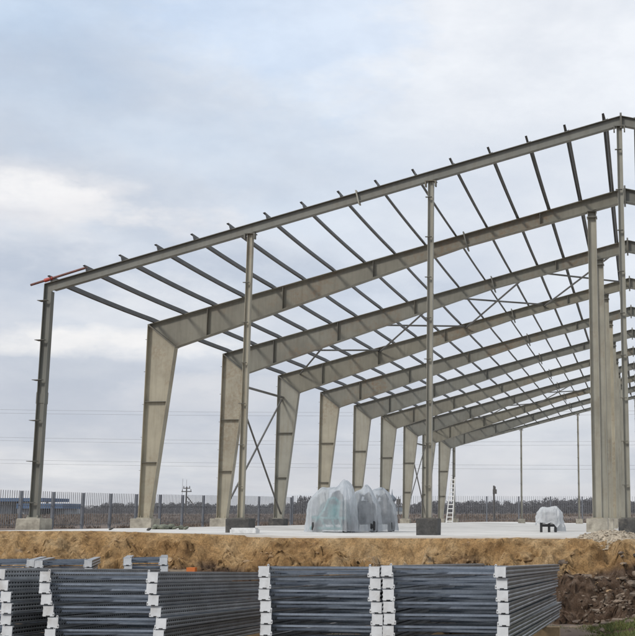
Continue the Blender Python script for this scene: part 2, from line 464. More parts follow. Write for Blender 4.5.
# ------------------------------------------------------------------ slab, footings
SLABP = [(-13.75, .10), (-11.2, .10), (-7.2, 0.), (22., 0.)]
def slabz(u):
    for (a, za), (c, zc) in zip(SLABP, SLABP[1:]):
        if a <= u <= c: return za+(zc-za)*(u-a)/(c-a)
    return .10 if u < -11 else 0.
b = MB(); b.prism([(u, z) for u, z in SLABP]+[(22., -.2), (-13.75, -.2)], 23.15, 101.)
tag(b.build('concrete_slab', 'slabm'), 'pale concrete floor slab of the hall', None, None, 'structure')

def footing(u, v, wu, wv, mat, label, h=ZB, lift=0.):
    z0 = slabz(u)-.02
    b = MB(); r = random.Random(int(u*100+v*7))
    j = lambda: r.uniform(-.008, .008)
    o = .016
    lv = [(0, 0.), (0, h-z0-o-.002), (o, h-z0-.002)]
    vs = []
    for ins, z in lv:
        for sx, sy in ((-1, -1), (1, -1), (1, 1), (-1, 1)): vs.append((sx*(wu/2-ins)+j(), sy*(wv/2-ins)+j(), z))
    fs = [(3, 2, 1, 0), (8, 9, 10, 11)]
    for q in (0, 4):
        for i in range(4): fs.append((q+i, q+(i+1)%4, q+4+(i+1)%4, q+4+i))
    b.add(vs, fs)
    return tag(b.build('concrete_footing', mat, None, loc=(u, v, z0)), label, 'footing', 'concrete footings under the steel columns')
ordn = ['first', 'second', 'third', 'fourth', 'fifth', 'sixth', 'seventh', 'eighth', 'ninth', 'tenth', 'eleventh']
footing(UE+.10, V1, .58, .55, 'concrete', 'stained pale footing under the slim front left corner column')
for i in range(9):
    dark = i in (2,)
    footing(UE+.16, VN[i+1], .62 if i < 2 else .58, .58, 'bitumen' if dark else 'concrete',
            ('black coated footing under the %s tapered left column from the front' if dark else 'pale concrete footing under the %s tapered left column from the front') % ordn[i])
footing(UE+.11, VN[10], .62, .6, 'concrete', 'small footing under the slim far left corner column beside the white ladder')
footing(GU[0], V1, .52, .45, 'bitumen', 'black streaked footing under the front gable post nearest the left corner')
footing(GU[1], V1, .46, .45, 'bitumen', 'black coated footing under the middle front gable post right of the wrapped machines')
footing(GU[2], V1, .40, .40, 'bitumen', 'black coated footing under the tall ridge post at the right edge')
for i in range(9):
    footing(IU, VN[i+1], .56, .52, 'concrete', 'square pale footing under the %s interior column from the front' % ordn[i])
footing(-8.73, VN[10], .5, .45, 'concrete', 'tiny far footing under the left rear gable post')
footing(-4.525, VN[10], .5, .45, 'concrete', 'tiny far footing under the right rear gable post')
footing(-.30, VN[10], .5, .45, 'concrete', 'far footing under the rear ridge post behind the interior columns')

# ------------------------------------------------------------------ ground
def sm(a, b, x):
    t = max(0., min(1., (x-a)/(b-a))); return t*t*(3-2*t)
def fbm(x, y, z=0., o=5): return noise.fractal(Vector((x, y, z)), 1.0, 2.0, o)     # about -1..1
def gh(u, v, fine=True):
    base = -1.45-.13*sm(11, 17, v)-.22*sm(11.5, 17.5, v)*(1-sm(-1.2, .1, u))
    base += .06*fbm(u*.35, v*.35, 3.)
    if fine and 18.6 < v < 23.6:
        kk = sm(18.6, 20., v)*(1-sm(22.5, 23.4, v))
        v = v+kk*(.34*fbm(u*.9, v*.9, 14.)+.16*fbm(u*2.6, v*2.6, 15.)+.05*fbm(u*8, v*8, 16.))
    toe = 19.9+.5*fbm(u*.3, 2.2)-.9*sm(-1.2, 1.2, u)
    crest = 22.75
    t = max(0., min(1., (v-toe)/(crest-toe)))
    prof = .30*t+.70*t**2.3
    zc = slabz(u)-.035-CZ+(.03 if u < -8 else 0)+.10*(sm(.6, 2.2, u))*.5
    z = base+(zc-base)*prof
    k = sm(0, .12, t)*(1-sm(.86, 1., t))
    if fine:
        rid = 1-abs(noise.noise(Vector((u*.55+3, v*.25, 1.3))))*2
        z += k*(.24*fbm(u*.62, v*.75, 7.)+.16*fbm(u*2.0, v*2.2, 1.)+.14*(rid-.4)+.09*fbm(u*3.7, v*1.2, 6.))
        lump = noise.cell(Vector((u*2.2, v*2.2, 0)))
        z += (k*1.1+.22*sm(18.3, 19.3, v))*(.075*fbm(u*5.5, v*5.5, 2.)+.045*fbm(u*13, v*13, 4.))
        z += .012*fbm(u*6, v*6, 9.)
        # dug hollow with a clod above it
        z -= .34*math.exp(-((u+1.93)**2/.03+(v-22.0)**2/.05))
    if t >= 1: z = min(z, zc)-.12*sm(22.9, 23.3, v)
    if v > 20.2 and z > zc+.01: z = zc+.01+.012*fbm(u*9, v*9, 3.)
    return z+CZ
b = MB()
xs = [-19+i*.055 for i in range(int(29/.055)+1)]
ys = [3+.25*i for i in range(int(13/.25))]+[16+i*.06 for i in range(int(4/.06))]+[20+i*.032 for i in range(int(3.3/.032)+1)]
nx = len(xs)
def rough(x, y):
    p = Vector((x, y, gh(x, y)))
    if y < 18.5: return p
    k = sm(18.5, 20., y)*(1-sm(22.2, 22.9, y))
    q = Vector((x, y, p.z*1.6))
    d = .16*noise.fractal(q*1.4, 1., 2., 3)+.075*noise.fractal(q*4.2+Vector((9, 0, 0)), 1., 2., 3)+.06*noise.fractal(q*11, .7, 2., 4)
    d += .10*(1-2*abs(noise.noise(q*2.3+Vector((0, 5, 0)))))
    return p+Vector((.25*d, -1.0*d, .35*d))*k
vs = [tuple(rough(x, y)) for y in ys for x in xs]
fs = [(j*nx+i, j*nx+i+1, (j+1)*nx+i+1, (j+1)*nx+i) for j in range(len(ys)-1) for i in range(nx-1)]
b.add(vs, fs); tag(b.build('dirt_bank', 'dirt', None, True), 'ochre dug earth bank below the slab edge', None, None, 'structure')
def hit(x, y, d0=13., d1=26.):
    r = ray(x, y); D = d0
    while D < d1:
        p = r*D
        if p.z+CZ <= gh(p.x, p.y): return p+Vector((0, 0, CZ))
        D += .02
    return r*d1+Vector((0, 0, CZ))
# surrounding land
def fh(u, v):
    d = math.hypot(u, v)
    z = -.45-CZ
    if v < 23.2: z = -1.75
    z = z+(-.15)*sm(-14, -24, u)*(1-sm(90, 120, v))
    z += (.62+.60)*sm(112, 185, d)+.02*max(0, d-230)*.35
    z += .10*fbm(u*.05, v*.03, 5., 3)*sm(100, 150, d)
    return z+CZ
b = MB()
us = [-900, -700, -500, -350]+[-250+10*i for i in range(15)]+[-100+3*i for i in range(67)]+[101+10*i for i in range(15)]+[350, 500, 700, 900]
vv = [-30, -10, 5, 15, 20, 23.1, 23.4]+[26+4*i for i in range(22)]+[115+5*i for i in range(30)]+[290, 340, 400, 500, 650, 800, 1100, 1500]
nx = len(us)
b.add([(u, v, fh(u, v)) for v in vv for u in us], [(j*nx+i, j*nx+i+1, (j+1)*nx+i+1, (j+1)*nx+i) for j in range(len(vv)-1) for i in range(nx-1)])
tag(b.build('field', 'field', None, True), 'brown field around and beyond the building site', None, None, 'structure')

def blades(name, spots, mat, label, h, w, kind='stuff'):
    b = MB(); r = random.Random(3)
    for x, y, z, s in spots:
        a = r.uniform(0, 6.28); hh = h*s*r.uniform(.5, 1.2); ww = w*r.uniform(.7, 1.3)
        dx, dy = math.cos(a)*ww, math.sin(a)*ww; lx, ly = r.gauss(0, .35)*hh, r.gauss(0, .35)*hh
        b.add([(x-dx, y-dy, z), (x+dx, y+dy, z), (x+dx*.6+lx*.4, y+dy*.6+ly*.4, z+hh*.6), (x+lx, y+ly, z+hh)], [(0, 1, 2), (0, 2, 3)])
    return tag(b.build(name, mat), label, 'grass', None, kind)
sp = []
r = random.Random(5)
while len(sp) < 42000:
    u, v = (r.uniform(-8.5, 7), r.uniform(9.5, 19.1)) if r.random() < .45 else (r.uniform(-1.9, 1.2), r.uniform(13.5, 19.9))
    p = fbm(u*.5, v*.8, 11.); sh_ = .85*(1-sm(-1.1, .0, u))
    rut = math.exp(-((v-sh_-17.55-.12*fbm(u, 0))/.28)**2)
    if r.random() < rut*1.2 or p < (-.55 if u < -2 else -.95)+1.6*sm(18.5+sh_, 19.1+sh_, v): continue
    sp.append((u, v, gh(u, v)-.01, .6+.6*max(0, p)))
blades('grass', sp, 'grass', 'short green grass on the trampled ground', .11, .008)
sp = []
while len(sp) < 30000:
    x = r.uniform(-90, 760); D = 108+r.random()**1.5*95
    p = at(x, 519, D)
    if p.x > -15 and p.y < 104: continue
    if p.x > -45 and p.x < -13 and p.y < 112 and D < 112: continue
    if fbm(p.x*.08, p.y*.05, 2.) < -.35: continue
    sp.append((p.x, p.y, fh(p.x, p.y)-.03, 1.))
blades('dry_grass', sp, 'drygrass', 'brown dry grass of the field beyond the fence', .40, .09)

# rubble on the right slope
def rock(b, c, s, r, k=1):
    bm = bmesh.new(); bmesh.ops.create_icosphere(bm, subdivisions=k, radius=1.)
    sx, sy, sz = s*r.uniform(.6, 1.5), s*r.uniform(.6, 1.4), s*r.uniform(.35, .8)
    rot = Matrix.Rotation(r.uniform(0, 6.3), 3, 'Z') @ Matrix.Rotation(r.gauss(0, .35), 3, 'X')
    q = r.random()*50
    vs = []
    for v in bm.verts:
        p = v.co*(1+.32*noise.noise(v.co*1.6+Vector((q, 0, 0)))); p = rot @ Vector((p.x*sx, p.y*sy, p.z*sz)); vs.append(Vector(c)+p)
    b.add(vs, [[v.index for v in f.verts] for f in bm.faces]); bm.free()
b = MB(); r = random.Random(9); n_ = 0
while n_ < 560:
    u, v = r.gauss(-.5, .75), r.uniform(18.4, 22.2)
    if u < -1.75 or u > 3 or (v < 19.3 and r.random() < .7) or (v > 21.2 and r.random() < .6): continue
    s_ = r.uniform(.010, .035) if r.random() < .93 else r.uniform(.045, .09)
    rock(b, rough(u, v)+Vector((0, -.1*s_, .2*s_)), s_, r, 2 if s_ > .04 else 1); n_ += 1
for i in range(16):                                                   # flat broken slabs
    u, v = r.uniform(-1.5, 1.2), r.uniform(19.2, 21.8); p = rough(u, v); w = r.uniform(.05, .17); a = r.uniform(-.5, .5)
    c, q = math.cos(a)*w, math.sin(a)*w; t_ = r.uniform(.012, .03); e = r.uniform(.03, .07)
    b.add([(p.x-c, p.y-q-.04, p.z), (p.x+c, p.y+q-.04, p.z+r.uniform(-.02, .02)), (p.x+c*.8, p.y+q+e, p.z+.02), (p.x-c*.9, p.y-q+e, p.z+.02),
           (p.x-c, p.y-q-.04, p.z+t_), (p.x+c, p.y+q-.04, p.z+t_), (p.x+c*.8, p.y+q+e, p.z+.02+t_), (p.x-c*.9, p.y-q+e, p.z+.02+t_)],
          [(3,2,1,0),(4,5,6,7),(0,1,5,4),(1,2,6,5),(2,3,7,6),(3,0,4,7)])
tag(b.build('rubble', 'rubble'), 'dark and pale broken rubble lying on the earth bank', 'rubble', None, 'stuff')
b = MB(); r = random.Random(19)
for i in range(5200):
    u, v = r.uniform(-14, 4), r.uniform(19.4, 22.75)
    if u > -1.6 and v < 21.0 + .4*fbm(u, v): continue
    if fbm(u*1.1, v*1.3, 21.) < .08 and r.random() < .8: continue
    s_ = .008+.026*r.random()**2.2 if r.random() < .975 or v > 22.3 else r.uniform(.05, .11)
    rock(b, rough(u, v)+Vector((0, -.15*s_, -.3*s_ if v > 22.3 else 0)), s_, r, 2 if s_ > .05 else 1)
tag(b.build('loose_clods', 'clods'), 'loose crumbly clods of ochre earth on the bank', 'clods', None, 'stuff')
# big clod above the hollow
b = MB(); rock(b, (0, 0, 0), .20, random.Random(4), 4); p = hit(526, 557)
tag(b.build('earth_clod', 'dirt', None, True, loc=p), 'rounded ochre earth clod sticking out above a dark hollow', 'clod')
# pale gravel heap at the slab edge
def mound(name, c, rx, ry, h, mat, label, cat, seed):
    b = MB(); n = 46; vs = []
    for j in range(n):
        for i in range(n):
            x, y = (i/(n-1)*2-1), (j/(n-1)*2-1); d = math.hypot(x, y)
            z = h*max(0, 1-d)**.85*(1+.35*fbm(x*2.5+seed, y*2.5)) - .06*sm(.9, 1.05, d)*1.5
            z += .02*fbm(x*14, y*14, seed)*(1 if d < 1 else 0)
            gx, gy = c[0]+x*rx, c[1]+y*ry
            g = max(gh(gx, gy), c[2]-.13) if gy < 23.1 else slabz(gx)
            vs.append((x*rx, y*ry, g-c[2]+z))
    b.add(vs, [(j*n+i, j*n+i+1, (j+1)*n+i+1, (j+1)*n+i) for j in range(n-1) for i in range(n-1) if math.hypot((i+.5)/(n-1)*2-1, (j+.5)/(n-1)*2-1) < 1.02])
    return tag(b.build(name, mat, None, True, loc=c), label, cat)
p = at(612, 535, 22.9); gc = (p.x, 23.0, slabz(p.x)-.03)
gv = mound('gravel_heap', gc, .72, .42, .17, 'gravel', 'pale gravel heap spilling over the slab edge at the right', 'gravel heap', 3)
b = MB(); r = random.Random(77); mv = [q.co.copy() for q in gv.data.vertices]
for i in range(700):
    q = r.choice(mv); d = math.hypot(q.x/.72, q.y/.42)
    if d > 1.0: continue
    rock(b, q+Vector((r.uniform(-.02, .02), r.uniform(-.02, .02), .004)), r.uniform(.008, .026), r, 1)
tag(b.build('loose_stones', 'gravel', gv), kind='stuff')
p = at(167, 529, 27.5); b = MB()
r = random.Random(2)
for i in range(26): rock(b, (r.gauss(0, .22), r.gauss(0, .12), .03+r.random()*.04), r.uniform(.05, .10), r, 2)
tag(b.build('sacking_heap', 'greensack', None, True, loc=(p.x, p.y, slabz(p.x))), 'low green grey heap of sacking on the slab between two left columns', 'heap')
A = at(228, 533, 24.6)
b = MB(); b.box((0, 0, 0), (.58, .26, .085)); b.box((.02, .03, .085), (.55, .24, .115))
tag(b.build('wrapped_board', 'sheetwrap', None, loc=(A.x, 24.15, slabz(A.x))), 'flat white wrapped bundle in front of the black streaked footing', 'bundle')
for q, (x, y, lab) in enumerate(((111, 531, 'small dark stone on the slab left of the second column'), (149, 530.5, 'dark stone on the slab beside the green grey sacking'))):
    p = at(x, y, 25.3); b = MB(); rock(b, (0, 0, .03), .045, random.Random(q), 2)
    tag(b.build('stone', 'bitumen', None, True, loc=(p.x, p.y, slabz(p.x))), lab, 'stone')

# ------------------------------------------------------------------ stacked rack frames
PIT_L = .118
def rack(width, length, label, group):
    """flat lying rack frame: two perforated uprights with white foot plates, cross and diagonal braces"""
    root = empty('rack_frame', (0, 0, 0), label, 'rack frame', group)
    hw, h = .052, .0515
    for sx in (-1, 1):
        o = 1 if sx > 0 else -1
        prof = [(-.052, -h), (.052, -h), (.052, -.036), (.042, -.030), (.042, -.012), (.052, -.006), (.052, .006), (.042, .012), (.042, .030), (.052, .036), (.052, h), (-.052, h), (-.052, .03), (-.046, .03), (-.046, -.03), (-.052, -.03)]
        b = MB(); b.prism([(x*o, z) for x, z in prof], .006, length)
        up = b.build('upright', 'galv_up', root, loc=(sx*width/2, 0, 0))
        b = MB(); e = .056; q = .014 if sx < 0 else -.014
        b.prism([(-e+q, -.058), (e+q, -.058), (e+q, .048), (-e+q, .048)], -.006, 0.)
        lx = (e+q-.012) if sx < 0 else (-e+q+.012)                        # bolt lugs
        b.prism([(lx-.011, .049), (lx+.011, .049), (lx+.011, .066), (lx+.005, .073), (lx-.005, .073), (lx-.011, .066)], -.0055, -.0005)
        sd = e+q if sx < 0 else -e+q; sg = 1 if sx < 0 else -1
        b.prism([(sd+sg*.001, -.06), (sd+sg*.012, -.055), (sd+sg*.012, -.02), (sd+sg*.001, -.015)], -.0055, -.0005)
        b.mi = 1  # raised dark discs and strip imitate shaded bolt holes and the slot
        for cx, cz in ((lx, .060), (sd+sg*.002, -.04)): b.tube((cx, -.0075, cz), (cx, -.004, cz), .0055, 8)
        b.box((-.02+q, -.0075, -.0575), (.022+q, -.0045, -.049))
        b.build('foot_plate', ['white_plate', 'hole'], up)
    def chan(A, B, name, mat='galv'):
        A, B = Vector(A), Vector(B); L = (B-A).length; a = math.atan2(B.y-A.y, B.x-A.x)
        b = MB(); wv, hz, t = .036, .0105, .003
        b.box((0, -wv/2, -hz), (L, wv/2, -hz+t)); b.box((0, -wv/2, -hz+t), (L, -wv/2+t, hz)); b.box((0, wv/2-t, -hz+t), (L, wv/2, hz))
        b.box((0, -wv/2+t, hz-t), (L, -wv/2+.012, hz)); b.box((0, wv/2-.012, hz-t), (L, wv/2-t, hz))
        o = b.build(name, mat, root, loc=A); o.rotation_euler = (0, 0, a); return o
    x0 = width/2-.056
    chan((-x0, .10, .036), (x0, .10, .036), 'cross_brace'); chan((-x0, .48, -.022), (x0, .40, -.022), 'cross_brace')
    n = max(3, round((length-.5)/.46)); st = (length-.5)/n; s = -1
    for i in range(n):
        ya, yb = .24+i*st, .24+(i+1)*st-.06
        chan((s*x0, ya, -.008), (-s*x0, yb, -.008), 'diagonal_brace'); s = -s
    chan((-x0, length-.14, .012), (x0, length-.14, .012), 'cross_brace')
    return root
rows = []
def stack(cx, v, ztop, w, L, rz, tilt, offs, where, n, proto, group='stacked rack frames'):
    names = ['topmost', 'second', 'third', 'fourth', 'fifth', 'sixth', 'seventh']
    rr = random.Random(int(cx*100))
    for i in range(n):
        lab = ('topmost rack frame of the %s' % where) if i == 0 else '%s rack frame from the top in the %s' % (names[i], where)
        if i == n-1 and n > 2: lab = 'lowest rack frame of the %s' % where
        o = proto if not rows else copy_tree(proto, None, TREE)
        rows.append(o)
        o['label'] = lab
        o.location = (cx+offs[min(i, len(offs)-1)]*.0106, v+rr.uniform(-.02, .02), ztop-.053-PIT_L*i)
        o.rotation_euler = (-tilt+rr.uniform(-.002, .002), rr.uniform(-.004, .004), rz+rr.uniform(-.012, .012))
pr = rack(1.19, 6.7, '', 'stacked rack frames')
TREE = {pr: kids(pr)}
for k in list(TREE[pr]): TREE[k] = kids(k)
for k in list(TREE):
    for g in TREE[k]: TREE.setdefault(g, [])
Z = CZ
stack(-2.00, 11.68, -.465+Z, 1.19, 6.7, .0, .033, [0, 1, 2, 2.6, 3.2, 1.9, 3.], 'rightmost stack', 7, pr)
stack(-3.31, 11.72, -.478+Z, 1.19, 6.7, .01, .040, [0, 1.5, .9, 2.7, 4, 3.6, 4.], 'stack just left of the rightmost', 7, pr)
stack(-5.68, 11.70, -.545+Z, 1.19, 6.7, .06, .045, [0, -.5, 1.7, 3.8, 10.8, 9, 9.], 'stack with a dark perforated side', 7, pr)
pr2 = rack(1.19, 4.6, '', 'stacked rack frames'); rows = []; TREE = {pr2: kids(pr2)}
for k in list(TREE[pr2]): TREE[k] = kids(k)
for k in list(TREE):
    for g in TREE[k]: TREE.setdefault(g, [])
stack(-7.30, 11.62, -.520+Z, 1.19, 4.6, .05, .042, [-5, -1, 3, 4.5, 3.5, 6., 5.], 'front stack at the left edge', 7, pr2)
for (xa, xb, y, D, nm) in ((-40, 33, 559.5, 17.6, 'rear stack at the left edge'), (37, 92, 559.5, 17.6, 'rear stack second from the left edge'), (125, 168, 557., 17.2, 'rear stack closest to the orange ended beam')):
    A, B = at(xa, y, D), at(xb, y, D); w = (B-A).length-.1; c = (A+B)/2
    q = rack(round(w, 3), 2.2, '', 'stacked rack frames'); rows = []; TREE = {q: kids(q)}
    for k in list(TREE[q]): TREE[k] = kids(k)
    for k in list(TREE):
        for g in TREE[k]: TREE.setdefault(g, [])
    stack(c.x, c.y, c.z-.01, w, 2.2, .41, .01, [0, .8, .3, 1, .5, .8], nm, 5, q)
# timber bearers
def bearer(cx, v, w, z1, label, h=.15, d=.14, rz=0.):
    z0 = min(gh(cx-w/2, v), gh(cx+w/2, v), z1-.06)-.03
    b = MB(); b.box((-w/2, -d/2, 0), (w/2, d/2, z1-z0))
    o = b.build('timber_bearer', 'wood', None, loc=(cx, v, z0)); o.rotation_euler.z = rz
    return tag(o, label, 'timber', 'timber bearers under the rack stacks')
for cx, top_, n, tilt, nm in ((-1.95, -.465, 7, .033, 'right'), (-3.28, -.478, 7, .040, 'middle'), (-5.72, -.545, 7, .045, 'wide left')):
    for v, w_ in ((12.6, 'near'), (16.0, 'far')):
        zz = top_+Z-PIT_L*n-tilt*(v-11.7)-.004
        w = 1.5 if cx > -2 else 1.35
        bearer(cx+(.06 if cx > -2 else 0), v, w, zz, 'pale timber bearer under the %s end of the %s rack stack' % (w_, nm))
for v, w_ in ((12.4, 'near'), (15.3, 'far')): bearer(-7.4, v, 1.4, -.520+Z-PIT_L*7-.042*(v-11.6)-.004, 'timber bearer under the %s end of the far left rack stack' % w_)
for (xa, xb, y, D, nm) in ((-40, 33, 559.5, 17.6, 'left'), (37, 92, 559.5, 17.6, 'second'), (125, 168, 557., 17.2, 'right')):
    A, B = at(xa, y, D), at(xb, y, D); c = (A+B)/2
    for dv, w_ in ((.4, 'near'), (1.7, 'far')): bearer(c.x-.42*dv, c.y+dv, (B-A).length+.1, c.z-.01-.59-.01*dv-.01, 'timber block under the %s end of the %s rear rack stack' % (w_, nm))
# beam with an orange end lying on the foot of the bank
P1, P2 = hit(128, 573)*.984, hit(196, 573)*.984
P1.z += .012*CZ; P2.z += .012*CZ
P2.z = max(P2.z, P1.z); dv = P2-P1; L = dv.length
b = MB(); b.box((0, -.06, 0), (L-.17, .06, .085))
o = b.build('timber_beam', 'wood_grey', None, loc=P1-Vector((0, 0, .02))); o.rotation_euler = (0, -math.asin(dv.z/L), math.atan2(dv.y, dv.x))
tag(o, 'long grey beam with a bright orange end lying at the foot of the bank', 'beam')
b = MB(); b.box((L-.165, -.075, -.01), (L, .075, .125)); b.build('orange_end', 'orange', o)
p = hit(127, 572); b = MB(); rock(b, (0, 0, .05), .085, random.Random(31), 2)
tag(b.build('brick_lump', 'orange', None, False, loc=p), 'small orange brick lump behind the wide left rack stack', 'brick')

# ------------------------------------------------------------------ wrapped machines
def tarp(W, D, H, seed, prof, k=120, rows_=44, flare=.05):
    """plastic sheet thrown over a machine: boxy dome whose crown follows the outline prof (x fraction, height fraction), folds and creases"""
    vs = []; fs = []
    def crown(q):
        for (a, ha), (c, hc) in zip(prof, prof[1:]):
            if q <= c: t = max(0, (q-a)/(c-a)); t = t*t*(3-2*t)*.5+t*.5; return ha+(hc-ha)*t
        return prof[-1][1]
    for j in range(rows_+1):
        t = j/rows_                      # 0 hem .. 1 crown
        for i in range(k):
            a = 2*math.pi*i/k
            ca, sa = math.cos(a), math.sin(a)
            bx, by = math.copysign(abs(ca)**.6, ca), math.copysign(abs(sa)**.6, sa)
            if t < .6: rr, zf = 1.-.07*(t/.6)**2, (t/.6)
            else: q = (t-.6)/.4; rr, zf = .93*math.cos(q*math.pi/2)**.8 if t < 1 else 0., 1.
            sh = .84 if t < .6 else .84+.16*math.sin((t-.6)/.4*math.pi/2)**.8
            n1 = noise.noise(Vector((ca*2.2+seed, sa*2.2, t*1.2)))
            crease = 1-abs(noise.noise(Vector((ca*4.5+seed, sa*4.5, t*1.1+seed))))*2.4
            fold = .06*n1+.070*(crease-.5)+.025*math.sin(a*13+seed*3+4*n1)*(1-t)**.8+.018*(1-2*abs(noise.noise(Vector((ca*9, sa*9+seed, t*6)))))
            rr2 = rr*(1+fold*(1 if t < .9 else .3)+flare*(1-t)**6)
            x, y = bx*W/2*rr2, by*D/2*rr2
            c = crown(x/W)
            zz = H*c*zf*sh*(1+.05*(noise.noise(Vector((x*5+seed, y*5, seed)))+.5*crease-.25)*(1 if t > .5 else 0))
            vs.append((x, y, max(.012+.05*abs(noise.noise(Vector((ca*6, sa*6, seed+9)))), zz)))
    for j in range(rows_):
        for i in range(k): fs.append((j*k+i, j*k+(i+1)%k, (j+1)*k+(i+1)%k, (j+1)*k+i))
    b = MB(); b.add(vs, fs); return b
def wheel(parent, c, r, w):
    b = MB(); prof = [(r*.55, -w/2), (r*.94, -w/2), (r, -w*.32), (r, w*.32), (r*.94, w/2), (r*.55, w/2)]
    k = 18; vs = []
    for rr, x in prof:
        for i in range(k): a = 2*math.pi*i/k; vs.append((x, rr*math.cos(a), rr*math.sin(a)))
    fs = [(j*k+i, j*k+(i+1)%k, (j+1)*k+(i+1)%k, (j+1)*k+i) for j in range(5) for i in range(k)]
    b.add(vs, fs); o = b.build('wheel', 'rubber', parent, True, loc=c)
    b = MB(); b.tube((-w*.36, 0, 0), (w*.36, 0, 0), r*.56, 16); b.build('rim', 'darkmetal', o)
def machine(x0, x1, D, H, depth, seed, peaks, label, teal, rz=.14):
    A, B = at(x0, 532, D), at(x1, 532, D); W = (B-A).length; c = (A+B)/2
    root = empty('wrapped_machine', (c.x, c.y, 0.004), label, 'machine', 'machines wrapped in plastic sheet', rz)
    tarp(W, depth, H, seed, peaks, 170, 54).build('plastic_cover', 'plastic', root, True)
    w, d, h = W*.36, depth*.34, H
    b = MB(); b.box((-w, -d, .16*h), (w, d, .34*h)); b.prism([(-w*.75, .341*h), (-w*.6, .56*h), (-w*.2, .66*h), (w*.5, .68*h), (w*.85, .55*h), (w*.9, .341*h)], -d*.7, d*.8); b.build('chassis', 'tealdark' if teal else 'darkmetal', root)
    b = MB()
    yf = -depth*.40
    if teal:
        b.path([(-w*1.05, yf, .08*h), (-w*.25, yf, .50*h), (-w*.1, yf, .66*h), (w*.25, yf, .70*h), (w*.45, yf, .60*h)], .028, 8)
        b.path([(w*.55, yf, .62*h), (w*.42, yf, .35*h), (w*.7, yf, .1*h)], .026, 8)
        b.path([(-w*1.0, yf, .30*h), (w*.85, yf, .28*h)], .03, 8); b.path([(-w*1.1, yf, .09*h), (w*.9, yf, .08*h)], .035, 8)
        b.path([(-w*.5, yf, .28*h), (-w*.2, yf, .08*h)], .025, 8); b.path([(w*.1, yf, .28*h), (w*.3, yf, .08*h)], .025, 8)
        b.box((-w*.15, yf+.05, .30*h), (w*.5, yf+.12, .56*h))
    else:
        b.path([(-w*.8, yf*.9, .3*h), (-w*.2, yf*.9, .78*h), (w*.6, yf*.9, .70*h), (w*.8, yf*.9, .3*h)], .025, 8)
    b.build('tube_frame', 'teal' if teal else 'darkmetal', root)
    b = MB(); b.path([(-w*.4, d*.2, .6*h), (-w*.5, d*.2, .82*h)], .02); b.prism([(-w*.1, .682*h), (0, .80*h), (w*.3, .85*h), (w*.5, .76*h), (w*.55, .682*h)], -d*.3, d*.5); b.build('engine_hood', 'darkmetal', root)
    for sx in (-1, 1):
        for sy in (-1, 1): wheel(root, (sx*W*.30, sy*depth*.36, .15), .15, .12)
    return root
machine(307.5, 357.5, 29.2, 1.25, 1.25, 1.3, [(-.5, .62), (-.36, .80), (-.2, .90), (-.05, .88), (.12, .93), (.24, 1.06), (.36, .98), (.46, .72), (.5, .6)], 'large plastic wrapped machine with a teal tube frame showing through', True)
machine(349, 381, 30.2, 1.23, 1.0, 4.1, [(-.5, .7), (-.3, .86), (-.12, .90), (.02, .99), (.14, .92), (.34, .72), (.5, .5)], 'middle plastic wrapped machine with a pointed top and dark wheels at its hem', False)
machine(366, 398, 31.8, 1.24, 1.3, 7.7, [(-.5, .8), (-.2, .94), (.0, .96), (.2, .86), (.38, .60), (.5, .28)], 'right rounded plastic wrapped machine behind the pointed one', False)
# small wrapped generator on black legs
A, B = at(537, 531, 30.2), at(563, 531, 30.2); c = (A+B)/2; W = (B-A).length
gen = empty('wrapped_generator', (c.x, c.y, .004), 'small machine under crumpled white plastic on black legs left of the interior columns', 'machine', None, .14)
tb = tarp(W*1.04, .74, .46, 5.2, [(-.5, .7), (-.3, .95), (0, .93), (.25, 1.0), (.42, .8), (.5, .6)]); tb.v = [(x*(1+.10*noise.noise(Vector((y*7, z*8, 1.)))), y*(1+.12*noise.noise(Vector((x*7, z*8, 6.)))), z+.21+.16*noise.noise(Vector((x*6, y*6, 3.)))*(1 if z < .15 else .25)) for x, y, z in tb.v]
M['plastic2'] = M['plastic'].copy(); M['plastic2'].name = 'crumpled_white_plastic'
nt = M['plastic2'].node_tree
for n_ in nt.nodes:
    if n_.type == 'VALTORGB': n_.color_ramp.elements[0].color = (.06, .06, .06, 1); n_.color_ramp.elements[1].color = (.30, .30, .30, 1)
    if n_.type == 'BSDF_PRINCIPLED': n_.inputs['Base Color'].default_value = (.78, .79, .80, 1)
tb.build('plastic_cover', 'plastic2', gen, True)
b = MB(); b.box((-.24, -.2, .22), (.16, .2, .30)); b.box((-.2, -.16, .30), (.18, .16, .52)); b.build('engine_block', 'darkmetal', gen)
for x in (-.235, -.03, .14):
    b = MB(); b.box((x-.032, -.24, 0), (x+.032, -.17, .24)); b.build('leg', 'rubber', gen)
b = MB(); b.box((-.26, -.235, .14), (.17, -.20, .21)); b.build('cross_bar', 'rubber', gen)
tb = tarp(.30, .34, .30, 2.2, [(-.5, .8), (.2, 1.), (.5, .5)]); tb.build('hanging_sheet', 'plastic2', gen, True, loc=(W*.40, .05, 0))

# ------------------------------------------------------------------ ladder and far things
lad = empty('ladder', (0, 0, 0), 'white lattice ladder leaning on the far left corner column', 'ladder')
A, B = at(449.5, 520.5, 83.7), at(453.5, 477.0, 84.3); lad.location = (A.x, A.y, 0.)
d = Vector((B.x-A.x, B.y-A.y, B.z)); sx = Vector((.23, 0, 0))
for s in (-1, 1):
    b = MB(); b.tube(sx*s, d+sx*s*.62, .045, 6); b.build('rail', 'whitepaint', lad)
for i in range(11):
    k = (i+.6)/11.3; b = MB(); w = sx*(1-.38*k); b.tube(d*k-w, d*k+w, .036, 6); b.build('rung', 'whitepaint', lad)
b = MB(); b.box((-.75, -.25, .0), (.75, .25, .10)); b.build('foot_board', 'whitepaint', lad)

